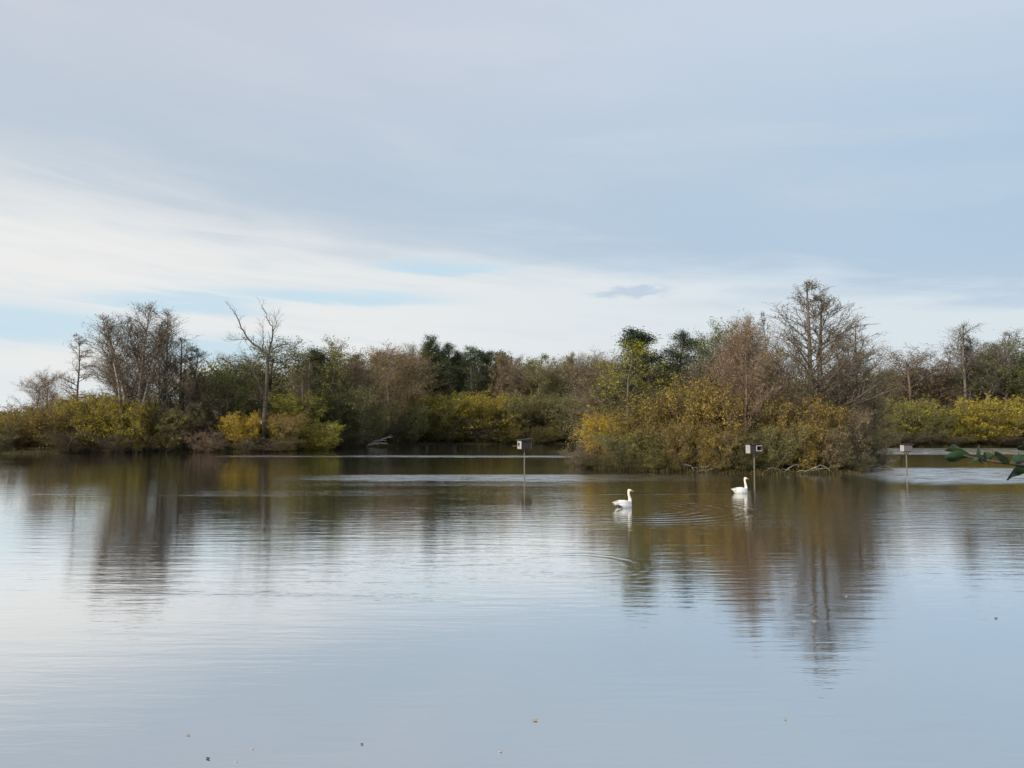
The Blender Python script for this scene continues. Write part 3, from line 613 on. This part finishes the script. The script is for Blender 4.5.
# ------------------------------------------------------------------ dead tree with bare limbs
def poly_tube(pts, r0, r1, sides=7, wob=.0, seed=0, sub=4):
    rng = np.random.RandomState(seed); P = np.array(pts, float)
    f = np.linspace(0, len(P) - 1, (len(P) - 1) * sub + 1); i = np.minimum(f.astype(int), len(P) - 2); u = (f - i)[:, None]
    a = P[np.maximum(i - 1, 0)]; b = P[i]; c = P[i + 1]; d = P[np.minimum(i + 2, len(P) - 1)]
    Q = .5 * (2 * b + (c - a) * u + (2 * a - 5 * b + 4 * c - d) * u ** 2 + (3 * b - a - 3 * c + d) * u ** 3)
    Q[1:-1] += rng.randn(len(Q) - 2, 3) * wob
    return Q[None], (r0 + (r1 - r0) * np.linspace(0, 1, len(Q)) ** .8)[None]
def dead_tree():
    d = 113.5; x0 = col_x(264, d); z0 = gz(x0, d)
    root = link('dead_tree', None, None, (x0, d, z0)); tag(root, 'dead tree with bare forked grey limbs above the golden bush', 'dead tree', G1)
    L = lambda px, py, dy=0: (col_x(px, d + dy) - x0, dy, top_z(py, d + dy) - z0)
    tr = poly_tube([(0, 0, -.4), L(264.5, 430), L(265.5, 400, .2), L(267, 372, .1), L(266, 354)], .4, .23, 9, .03, 1)
    link('trunk', np_mesh('dead_trunk', *tubes(*tr, 9), [BARK['dead']], smooth=True), root)
    limbs = [
     ([L(266, 355), L(258, 348, -.3), L(248, 340, -.6), L(240, 327, -.5), L(235, 316, -.2), L(228, 308, 0)], .22, .05),
     ([L(266, 356), L(270, 344, .3), L(271, 330, .5), L(266, 318, .6), L(260, 305, .8)], .2, .04),
     ([L(271, 334, .4), L(275, 325, .8), L(274, 318, 1.2)], .09, .03),
     ([L(262, 352, 0), L(262, 340, -.6), L(261, 326, -1.0)], .1, .03),
     ([L(267, 354), L(276, 347, -.5), L(288, 345, -1.0), L(300, 349, -1.4)], .13, .03),
     ([L(246, 339, -.6), L(238, 340, -1.2), L(228, 340, -1.5)], .08, .02),
     ([L(265, 400, .2), L(259, 384, -.6), L(252, 371, -1.1), L(246, 361, -1.2), L(238, 359, -1.4)], .15, .04),
     ([L(265, 402, .2), L(261, 395, -.8), L(259, 388, -1.2)], .09, .03),
     ([L(266, 398, .2), L(278, 388, -.8), L(292, 386, -1.2), L(302, 385, -1.4)], .09, .03),
     ([L(264, 408, .2), L(260, 402, -1), L(252, 397, -1.5)], .09, .03),
    ]
    rng = np.random.RandomState(9)
    for k, (pts, a, b) in enumerate(limbs):
        P, Rd = poly_tube(pts, a * .92, b * .8, 6, .06, k + 3)
        V, Q = tubes(P, Rd, 6)
        P1, R1 = spawn(rng, P, Rd, 13, .2, 1, 42, 1.5, 5, .2, .2, .4, .016)
        P2_, R2 = spawn(rng, P1, R1, 6, .2, 1, 40, .7, 3, .1, .25, .6, .01)
        for (p, r) in ((P1, R1), (P2_, R2)):
            v, q = tubes(p, r, 3); Q = np.vstack([Q, q + len(V)]); V = np.vstack([V, v])
        link('limb', np_mesh('dead_limb', V, Q, [BARK['dead']], smooth=True), root)
dead_tree()

# bleached fallen branches lying at the far waterline
def driftwood():
    p0 = on_water(380, 446.8); root = link('fallen_branch', None, None, (p0.x, p0.y, 0)); d = p0.y
    tag(root, 'bleached fallen branches lying at the waterline left of the hedge', 'driftwood')
    L = lambda px, py, dy=0: (col_x(px, d + dy) - p0.x, dy, max(top_z(py, d + dy), -.3))
    for k, (pts, a, b) in enumerate([([L(366, 446, .5), L(373, 442, 0), L(382, 439, -.5), L(393, 436.5, -.8)], .26, .08), ([L(369, 444.4, -.6), L(378, 443.2, -.8), L(388, 443.2, -1)], .22, .1), ([L(373, 441.6, 0), L(380, 440.8, .8), L(387, 440.6, 1)], .16, .06), ([L(383, 438.6, -.5), L(388, 437.2, -.2), L(391, 434.6, .2)], .1, .04), ([L(350, 447.6, -3), L(344, 447.2, -4), L(339, 447.5, -4)], .14, .08)]):
        P, Rd = poly_tube(pts, a, b, 6, .06, k); link('branch', np_mesh('bleached_branch', *tubes(P, Rd, 6), [PALEWOOD], smooth=True), root)
PALEWOOD = bark_mat('bleached_wood', (.2, .19, .17), (.42, .4, .36))
driftwood()
def island_snag(px, py, w_, label, seed):
    p0 = on_water(px, py); root = link('fallen_branch', None, None, (p0.x, p0.y, 0)); d = p0.y; tag(root, label, 'driftwood'); rng = random.Random(seed)
    for k in range(7):
        L = w_ * rng.uniform(.35, .8); a = rng.uniform(-.5, .5) + (3.14 if rng.random() < .5 else 0); x0 = rng.uniform(-.3, .3) * w_; z1 = rng.uniform(.1, .75)
        pts = [(x0, .35, .0), (x0 + math.cos(a) * L * .4, .1 - .2 * rng.random(), z1 * .7), (x0 + math.cos(a) * L * .75, -.3 * rng.random(), z1), (x0 + math.cos(a) * L, -.5 * rng.random(), z1 * rng.uniform(.2, 1.1))]
        P, Rd = poly_tube(pts, rng.uniform(.025, .045), .008, 5, .03, seed + k); link('branch', np_mesh('snag_branch', *tubes(P, Rd, 5), [PALEWOOD], smooth=True), root)
island_snag(652, 470.2, 2.6, 'pale dead twigs tangled at the island waterline under the thin sparse tree', 3)
island_snag(705, 472.8, 2.2, 'pale dead twigs at the island waterline under the largest ochre bush', 11)
island_snag(794, 473.5, 2.8, 'pale dead branches sprawling at the island waterline right of the nest box', 21)
island_snag(862, 470.0, 2.6, 'grey fallen branches reaching over the water at the right tip of the island', 31)

# ------------------------------------------------------------------ nest boxes on poles
def bx(bm, c, s, rot=None):
    r = bmesh.ops.create_cube(bm, size=1.0); bmesh.ops.scale(bm, vec=s, verts=r['verts'])
    if rot is not None: bmesh.ops.rotate(bm, cent=(0, 0, 0), matrix=rot, verts=r['verts'])
    bmesh.ops.translate(bm, vec=c, verts=r['verts'])
def bobj(name, bm, m, parent, bevel=.006):
    if bevel: bmesh.ops.bevel(bm, geom=list(bm.edges), offset=bevel, segments=1, affect='EDGES')
    me = bpy.data.meshes.new(name); bm.to_mesh(me); bm.free(); me.materials.append(m); return link(name, me, parent)
def wood_mat(name, c1, c2):
    m, t, out = mat(name); tc = t.n.new('ShaderNodeTexCoord'); x, y, z = t.sep(tc.outputs['Object'])
    n = t.noise(t.xyz(t.mul(x, 3), t.mul(y, 3), t.mul(z, 14)), 1.5, 5, .6); n2 = t.noise(tc.outputs['Object'], 3, 4, .6)
    c = t.mix(n, c1, c2); c = t.mix(t.mul(t.ss(n2, .55, .8), .5), c, tuple(v * .5 for v in c1)); principled(t, out, c, .75, n, .4, .01, .25); return m
M_WHITE = wood_mat('weathered_white_boards', (.21, .20, .185), (.35, .335, .31)); M_BLACK = wood_mat('black_wood', (.015, .014, .015), (.03, .028, .028))
M_POLE = wood_mat('stained_pole_wood', (.085, .066, .05), (.16, .13, .10)); M_GREY = wood_mat('dark_grey_boards', (.05, .048, .052), (.10, .095, .1)); M_PINK = wood_mat('pinkish_boards', (.30, .265, .25), (.44, .39, .37))
def nest_box(px, py, ztop_py, w_, dp, h_, rot, side_m, front_m, roof_tilt, label, frame=False, perch=False, notch=False):
    p = on_water(px, py); d = p.y; zt = top_z(ztop_py, d); zb = zt - h_
    root = link('nest_box', None, None, (p.x, p.y, 0)); tag(root, label, 'nest box', 'nest boxes on poles in the lake')
    bm = bmesh.new(); bmesh.ops.create_cone(bm, cap_ends=True, segments=10, radius1=.05, radius2=.042, depth=zb + 1.2, matrix=Matrix.Translation((0, 0, (zb - 1.2) / 2)))
    bobj('pole', bm, M_POLE, root, 0)
    # a clamp collar half way and a float of weed at the waterline
    bm = bmesh.new(); bmesh.ops.create_cone(bm, cap_ends=True, segments=10, radius1=.068, radius2=.068, depth=.12, matrix=Matrix.Translation((0, 0, zb * .42))); bobj('collar', bm, M_GREY, root, 0)
    Rz = Matrix.Rotation(rot, 3, 'Z')
    def panel(name, c, s, m, tilt=0, bev=.006):
        bm = bmesh.new(); bx(bm, (0, 0, 0), s, Matrix.Rotation(tilt, 3, 'Y')); bmesh.ops.translate(bm, vec=c, verts=bm.verts)
        bmesh.ops.rotate(bm, cent=(0, 0, 0), matrix=Rz, verts=bm.verts); bmesh.ops.translate(bm, vec=(0, 0, zb), verts=bm.verts); return bobj(name, bm, m, root, bev)
    th = .035
    panel('floor_board', (0, 0, th / 2), (w_ - .01, dp - .01, th), M_BLACK)
    panel('side_panel', (-w_ / 2 + th / 2, 0, h_ / 2 + th + .003), (th, dp, h_ - .02), side_m)  # left side takes the pale boards; front, right side and back are darker
    panel('side_panel', (w_ / 2 - th / 2, 0, h_ / 2 + th + .003), (th, dp, h_ - .02), M_GREY)
    panel('back_panel', (0, dp / 2 - th / 2, h_ / 2 + th + .003), (w_ - 2 * th - .006, th, h_ - .03), M_GREY)
    if frame:    # open front with a pale square frame round the hole
        hw = w_ / 2 - th - .003; fz = h_ / 2 + th
        panel('front_panel', (-hw * .5, -dp / 2 + th / 2, fz), (hw * .98, th, h_ - .03), front_m)
        bm = bmesh.new(); cx = hw * .5; o_ = hw * .98; oh = h_ * .66; b_ = .055
        for c, s in (((cx, 0, fz + .06 + oh / 2 - b_ / 2), (o_, th, b_)), ((cx, 0, fz + .06 - oh / 2 + b_ / 2), (o_, th, b_)), ((cx - o_ / 2 + b_ / 2, 0, fz + .06), (b_, th, oh - 2 * b_ - .004))):
            bx(bm, (c[0], -dp / 2 - th / 2 - .004, c[2]), s)
        bmesh.ops.rotate(bm, cent=(0, 0, 0), matrix=Rz, verts=bm.verts); bmesh.ops.translate(bm, vec=(0, 0, zb), verts=bm.verts); bobj('entrance_frame', bm, M_WHITE, root, .004)
        panel('front_panel', (hw * .5, -dp / 2 + th / 2, th + h_ * .1), (hw * .98, th, h_ * .18), front_m)
    else:
        panel('front_panel', (0, -dp / 2 + th / 2, h_ / 2 + th + .003), (w_ - 2 * th - .006, th, h_ - .03), front_m)
    panel('roof', (.04, 0, h_ + th + .07), (w_ * 1.26, dp * 1.3, .08), M_BLACK, roof_tilt, .008)
    for sgn in (-1, 1): panel('bracket', (sgn * .12, 0, -.1), (.04, .05, .24), M_BLACK, sgn * .6)
    if perch:
        bm = bmesh.new(); bmesh.ops.create_cone(bm, cap_ends=True, segments=8, radius1=.03, radius2=.025, depth=.55, matrix=Matrix.Translation((-w_ / 2 - .2, -.05, h_ * .42)) @ Matrix.Rotation(R(90), 4, 'Y'))
        bmesh.ops.rotate(bm, cent=(0, 0, 0), matrix=Rz, verts=bm.verts); bmesh.ops.translate(bm, vec=(0, 0, zb), verts=bm.verts); bobj('perch', bm, M_POLE, root, 0)
    if notch: panel('entrance_plate', (-w_ / 2 - .012, .06, h_ * .66), (.02, dp * .45, h_ * .3), M_BLACK, 0, .003)
    return root
nest_box(524.5, 478.8, 441.2, .78, .62, .56, R(24), M_WHITE, M_BLACK, R(-5), 'nest box with perch on a pole in open water left of the island', perch=True, notch=True)
nest_box(754.5, 477.6, 445.2, .92, .62, .60, R(9), M_WHITE, M_BLACK, R(0), 'nest box with white square entrance frame, on a pole in front of the island', frame=True)
nest_box(907.0, 475.6, 445.6, .62, .55, .46, R(-3), M_PINK, M_GREY, R(2), 'small plain grey nest box on a pole right of the island')

# ------------------------------------------------------------------ swans
def simple(name, c, rough=.5, spec=.4):
    m, t, out = mat(name); tc = t.n.new('ShaderNodeTexCoord'); n = t.noise(tc.outputs['Object'], 18, 4, .6)
    principled(t, out, t.mix(t.mul(n, .35), c, tuple(v * .7 for v in c)), rough, n, .25, .01, spec); return m
M_FEATHER = simple('white_feathers', (.70, .69, .66), .7, .2); M_CREAM = simple('cream_neck_feathers', (.66, .6, .47), .7, .2)
M_BEAK = simple('orange_beak', (.55, .17, .05), .4); M_SKIN = simple('black_skin', (.02, .02, .02), .5); M_FOOT = simple('dark_grey_foot', (.03, .03, .032), .6)
def loft(bm, rings_, seg=14):
    prev = None
    for (c, ax, a, b) in rings_:
        c = Vector(c); ax = Vector(ax).normalized(); s = Vector((0, 1, 0)); u = s.cross(ax) * -1; u = u if u.length > .1 else Vector((0, 0, 1)); u.normalize()
        ring = [bm.verts.new(c + s * math.cos(k * 6.2832 / seg) * a + u * math.sin(k * 6.2832 / seg) * b) for k in range(seg)]
        if prev:
            for k in range(seg): bm.faces.new((prev[k], prev[(k + 1) % seg], ring[(k + 1) % seg], ring[k]))
        else: bm.faces.new(list(reversed(ring)))
        prev = ring
    bm.faces.new(prev)
def finish(bm, name, m, parent, remesh=None, sub=0, mats=None):
    bmesh.ops.recalc_face_normals(bm, faces=bm.faces)
    me = bpy.data.meshes.new(name); bm.to_mesh(me); bm.free()
    o = link(name, me, parent)
    if remesh: r = o.modifiers.new('r', 'REMESH'); r.mode = 'VOXEL'; r.voxel_size = remesh; s_ = o.modifiers.new('s', 'SMOOTH'); s_.iterations = 4
    if sub: q = o.modifiers.new('q', 'SUBSURF'); q.levels = sub
    if remesh or sub:
        dg = bpy.context.evaluated_depsgraph_get(); me2 = bpy.data.meshes.new_from_object(o.evaluated_get(dg)); o.modifiers.clear(); o.data = me2
    for mm in (mats or [m]): o.data.materials.append(mm)
    o.data.polygons.foreach_set('use_smooth', np.ones(len(o.data.polygons), bool)); return o
def swan(p, heading, head_turn, neck_h, label, foot=False, wing_lift=0.0):
    root = link('swan', None, None, p); root.rotation_euler.z = heading; root.scale = (.94, .94, .94); tag(root, label, 'swan', 'swans on the lake')
    bm = bmesh.new()
    # trunk: deep breast forward (+x), rising pointed tail behind
    loft(bm, [((-.62, 0, .19), (1, 0, .3), .02, .015), ((-.54, 0, .17), (1, 0, .2), .10, .05), ((-.42, 0, .14), (1, 0, .1), .19, .12), ((-.22, 0, .13), (1, 0, 0), .26, .21), ((0, 0, .12), (1, 0, 0), .28, .23), ((.2, 0, .10), (1, 0, 0), .23, .20), ((.36, 0, .10), (1, 0, .1), .17, .17), ((.46, 0, .11), (1, 0, .3), .09, .11), ((.5, 0, .13), (1, 0, .5), .03, .04)])
    # neck: S curve up from the breast, head turned on top
    th = head_turn; hx = lambda f: (.39 + math.cos(th) * f, math.sin(th) * f)
    z = neck_h
    loft(bm, [((.22, 0, .15), (1, 0, .3), .13, .13), ((.38, 0, .2), (.7, 0, 1), .105, .115), ((.455, 0, .29), (.1, 0, 1), .082, .088), ((.44, 0, .40), (-.3, 0, 1), .066, .07), ((.385, 0, z - .25), (-.3, 0, 1), .057, .06), ((.35, 0, z - .11), (.0, 0, 1), .053, .056), ((.365, 0, z - .03), (.5, 0, 1), .052, .054), ((.41, 0, z + .01), (1, 0, .8), .045, .045)], 12)
    loft(bm, [((*hx(-.06), z - .005), (math.cos(th), math.sin(th) * 0, .0), .03, .03), ((*hx(-.02), z), (1, 0, 0), .055, .056), ((*hx(.05), z), (1, 0, 0), .056, .054), ((*hx(.1), z - .012), (1, 0, 0), .042, .04), ((*hx(.13), z - .02), (1, 0, 0), .026, .028)], 12)
    body = finish(bm, 'body', M_FEATHER, root, .014, 0, [M_FEATHER, M_CREAM])
    for f in body.data.polygons:
        if f.center.z > .42: f.material_index = 1
    for s in (-1, 1):   # folded wings, arched over the back, tips crossing above the tail
        bm = bmesh.new(); w0 = wing_lift
        loft(bm, [((.26, s * .17, .18), (1, 0, 0), .02, .05), ((.16, s * .20, .205 + w0 * .4), (1, 0, 0), .05, .10), ((-.02, s * .2, .205 + w0), (1, 0, 0), .065, .12), ((-.22, s * .17, .21 + w0), (1, 0, 0), .065, .11), ((-.42, s * .11, .22 + w0 * .8), (1, 0, 0), .05, .09), ((-.58, s * .05, .225 + w0 * .5), (1, 0, 0), .03, .045), ((-.70, s * .01, .22 + w0 * .3), (1, 0, 0), .01, .012)])
        wg = finish(bm, 'wing', M_FEATHER, root, None, 1)
        bm = bmesh.new()
        for q in range(6):
            c = Vector((-.46 - .035 * q, s * (.13 - .014 * q), .22 + .012 * q + w0 * .5)); bx(bm, c, (.26, .008, .03), Matrix.Rotation(-.06 * q + .1, 3, 'Y'))
        finish(bm, 'flight_feathers', M_FEATHER, wg)
    bm = bmesh.new(); loft(bm, [((-.5, 0, .17), (1, 0, 0), .11, .025), ((-.66, 0, .2), (1, 0, 0), .085, .014), ((-.76, 0, .2), (1, 0, 0), .02, .006)]); finish(bm, 'tail', M_FEATHER, root, None, 1)
    def local(bm): bmesh.ops.rotate(bm, cent=(0, 0, 0), matrix=Matrix.Rotation(th, 3, 'Z'), verts=bm.verts); bmesh.ops.translate(bm, vec=(.39, 0, z), verts=bm.verts)
    bm = bmesh.new(); loft(bm, [((.115, 0, -.014), (1, 0, -.3), .026, .03), ((.16, 0, -.028), (1, 0, -.3), .021, .021), ((.2, 0, -.042), (1, 0, -.3), .021, .013), ((.225, 0, -.052), (1, 0, -.3), .012, .007)], 10); local(bm); finish(bm, 'beak', M_BEAK, root, None, 1)
    bm = bmesh.new(); bmesh.ops.create_uvsphere(bm, u_segments=10, v_segments=8, radius=.021, matrix=Matrix.Translation((.118, 0, .014))); local(bm); finish(bm, 'beak_knob', M_SKIN, root)
    for s in (-1, 1):
        bm = bmesh.new(); loft(bm, [((.075, s * .044, .008), (1, 0, 0), .006, .008), ((.1, s * .038, -.002), (1, 0, 0), .012, .016), ((.125, s * .022, -.012), (1, 0, 0), .006, .014)], 8); local(bm); finish(bm, 'face_mask', M_SKIN, root)
    for s in (-1, 1):
        bm = bmesh.new(); bmesh.ops.create_uvsphere(bm, u_segments=8, v_segments=6, radius=.009, matrix=Matrix.Translation((.06, s * .051, .012))); local(bm); finish(bm, 'eye', M_SKIN, root)
    if foot:            # one webbed foot tucked up behind, dark against the white flank
        bm = bmesh.new(); v = [bm.verts.new(c) for c in ((-.46, -.2, .05), (-.7, -.3, .02), (-.82, -.22, .07), (-.74, -.1, .13), (-.46, -.12, .13))]; bm.faces.new(v)
        r = bmesh.ops.extrude_face_region(bm, geom=list(bm.faces)); bmesh.ops.translate(bm, vec=(0, .01, .035), verts=[g for g in r['geom'] if isinstance(g, bmesh.types.BMVert)])
        bx(bm, (-.42, -.15, .09), (.16, .06, .06)); finish(bm, 'foot', M_FOOT, root)
    return root
swan(SW1, R(44), R(-50), .76, 'white swan swimming away with dark foot showing, nearer of the two swans', True, .02)
swan(SW2, R(36), R(-34), .82, 'white swan in profile facing right, close to the island nest box', False, 0.0)

# ------------------------------------------------------------------ bits afloat
def floaters():
    m1 = simple('fallen_leaf_tan', (.5, .36, .24), .6); m2 = simple('fallen_leaf_dark', (.05, .045, .04), .6); m3 = simple('white_feather', (.5, .49, .46), .7)
    lab = 'bits floating on the near water'
    data = [(535, 721, 'fallen_leaf', .07, m1, 'tan curled leaf floating below the middle, largest leaf on the near water'), (188, 735.5, 'fallen_leaf', .04, m1, 'small tan leaf afloat at lower left'), (208, 759, 'fallen_leaf', .05, m2, 'dark leaf afloat near the bottom edge at left'),
            (362, 744.5, 'fallen_leaf', .035, m2, 'tiny dark leaf afloat right of the dark leaf at the bottom'), (500, 752, 'fallen_leaf', .05, m3, 'pale leaf with dark tip afloat left below the tan curled leaf'), (236, 762, 'feather', .03, m3, 'tiny white feather by the dark leaf at the bottom edge'),
            (252, 749.5, 'feather', .035, m3, 'white feather afloat between the small tan leaf and the dark leaf'), (785, 720, 'fallen_leaf', .045, m1, 'small leaf afloat below the reflected twin trunks'), (846, 596.5, 'feather', .045, m3, 'white feather on the reflection right of the twin trunks'), (814, 621.5, 'feather', .06, m3, 'long white feather across the reflected twin trunks'), (996, 618.5, 'fallen_leaf', .06, m2, 'dark leaf afloat near the right edge'), (194, 509.5, 'fallen_leaf', .2, m2, 'dark leaf afloat at the foot of the birch reflection')]
    rng = random.Random(2)
    for (px, py, nm, L, m, lb) in data:
        bm = bmesh.new(); prof = [(-.5, .0, .06), (-.3, .24, .02), (0, .34, 0), (.3, .22, .04), (.5, .02, .16)]
        rows = [[bm.verts.new((u * L, s * wv * L * (.45 if nm == 'feather' else .8), (zc + abs(s) * .14) * L + .004)) for s in (-1, 0, 1)] for (u, wv, zc) in prof]
        for a, b in zip(rows, rows[1:]):
            for k in range(2): bm.faces.new((a[k], b[k], b[k + 1], a[k + 1]))
        r = bmesh.ops.extrude_face_region(bm, geom=list(bm.faces)); bmesh.ops.translate(bm, vec=(0, 0, -.003), verts=[g for g in r['geom'] if isinstance(g, bmesh.types.BMVert)])
        o = finish(bm, nm, m, None); o.location = on_water(px, py); o.rotation_euler.z = rng.uniform(-.5, .5); tag(o, lb, nm.replace('_', ' '), lab)
floaters()

# ------------------------------------------------------------------ leafy branch reaching in at the right edge, close to the camera
def near_branch():
    m, t, out = mat('glossy_green_leaf'); at = t.n.new('ShaderNodeTexCoord'); n = t.noise(at.outputs['Object'], 60, 4, .6); oi = t.n.new('ShaderNodeObjectInfo')
    c = t.mix(oi.outputs['Random'], (.008, .021, .009), (.024, .052, .02)); c = t.mix(t.mul(n, .4), c, (.05, .085, .035)); principled(t, out, c, .45, n, .25, .002, .35)
    d = 1.45
    def Pn(px, py, dy=0.0):
        r = ray(px, py); k = (d + dy) / r.y; return Vector((r.x * k, r.y * k, CAM_H + r.z * k))
    gx, gy = 1.75, 1.1; g = Vector((gx, gy, gz(gx, gy) - .05))
    root = link('leafy_branch', None, None, g); tag(root, 'leafy green branch reaching in from the right edge near the camera', 'branch')
    Lc = lambda v: tuple(v - g)
    main = [Lc(g), Lc(g + Vector((.02, .05, .6))), Lc(g + Vector((-.12, .12, 1.25))), Lc(Pn(1120, 478, .08)), Lc(Pn(1060, 468)), Lc(Pn(1018, 464)), Lc(Pn(990, 461)), Lc(Pn(972, 457.5)), Lc(Pn(962, 455))]
    link('stem', np_mesh('branch_stem', *tubes(*poly_tube(main, .010, .0008, 7, .0), 7), [BARK['dead']], smooth=True), root)
    side = [Lc(Pn(1090, 478, .05)), Lc(Pn(1050, 474)), Lc(Pn(1030, 470))]
    link('twig', np_mesh('branch_twig', *tubes(*poly_tube(side, .002, .001, 6), 6), [BARK['brown']], smooth=True), root)
    up_ = [Lc(Pn(1060, 468)), Lc(Pn(1040, 456, .03)), Lc(Pn(1028, 450, .03))]
    link('twig', np_mesh('branch_twig', *tubes(*poly_tube(up_, .002, .001, 6), 6), [BARK['brown']], smooth=True), root)
    # leaves: base, tip (pixels), width ratio, roll, depth shift of the tip
    lv = [((970, 456.5), (942, 457.2), .24, 25, -.01), ((968, 455), (946, 448), .36, 75, .03), ((969, 455), (951, 446), .3, 100, .06),  ((976, 458), (983, 450), .7, 60, -.03), ((974, 458), (977, 462), .6, 10, -.03),
          ((988, 460.5), (996, 450), .42, 130, .01), ((990, 461), (985, 452), .7, 40, .01), ((999, 462), (1004, 453.5), .75, 20, -.02), ((1014, 463.5), (1021, 453), .4, 90, -.01), ((1012, 463), (1030, 459), .35, 10, .02), ((1027, 471), (1003, 477), .3, 60, -.01), ((1030, 450), (1017, 446), .5, 50, 0), ((1035, 453), (1024, 440), .5, 80, .01), ((1040, 474), (1062, 484), .4, 40, 0), ((1064, 468), (1080, 456), .5, 60, 0), ((1090, 474), (1102, 462), .5, 30, 0)]
    for k, (b, e, wr_, roll, dz) in enumerate(lv):
        a = Pn(*b); e = Pn(*e, dz); ax = e - a; L = ax.length; ax.normalize()
        view = a - Vector((0, 0, CAM_H)); view.normalize(); s0 = ax.cross(view).normalized(); nrm = s0.cross(ax)
        s_ = s0 * math.cos(R(roll) * .8) + nrm * math.sin(R(roll) * .8); up2 = s_.cross(ax)
        bm = bmesh.new(); rows = []
        for u, wv in ((0, .03), (.12, .45), (.3, .86), (.5, 1), (.7, .82), (.88, .45), (1, .02)):
            rows.append([bm.verts.new(a - g + ax * (L * u) + s_ * (q * wv * L * wr_ * .85) + up2 * (L * (.10 * abs(q) * wv - .16 * u * u + .04 * math.sin(u * 9 + k)))) for q in (-1, -.5, 0, .5, 1)])
        for r0, r1 in zip(rows, rows[1:]):
            for q in range(4): bm.faces.new((r0[q], r1[q], r1[q + 1], r0[q + 1]))
        r = bmesh.ops.extrude_face_region(bm, geom=list(bm.faces)); bmesh.ops.translate(bm, vec=up2 * .0006, verts=[v for v in r['geom'] if isinstance(v, bmesh.types.BMVert)])
        finish(bm, 'leaf', m, root, None, 1)
near_branch()
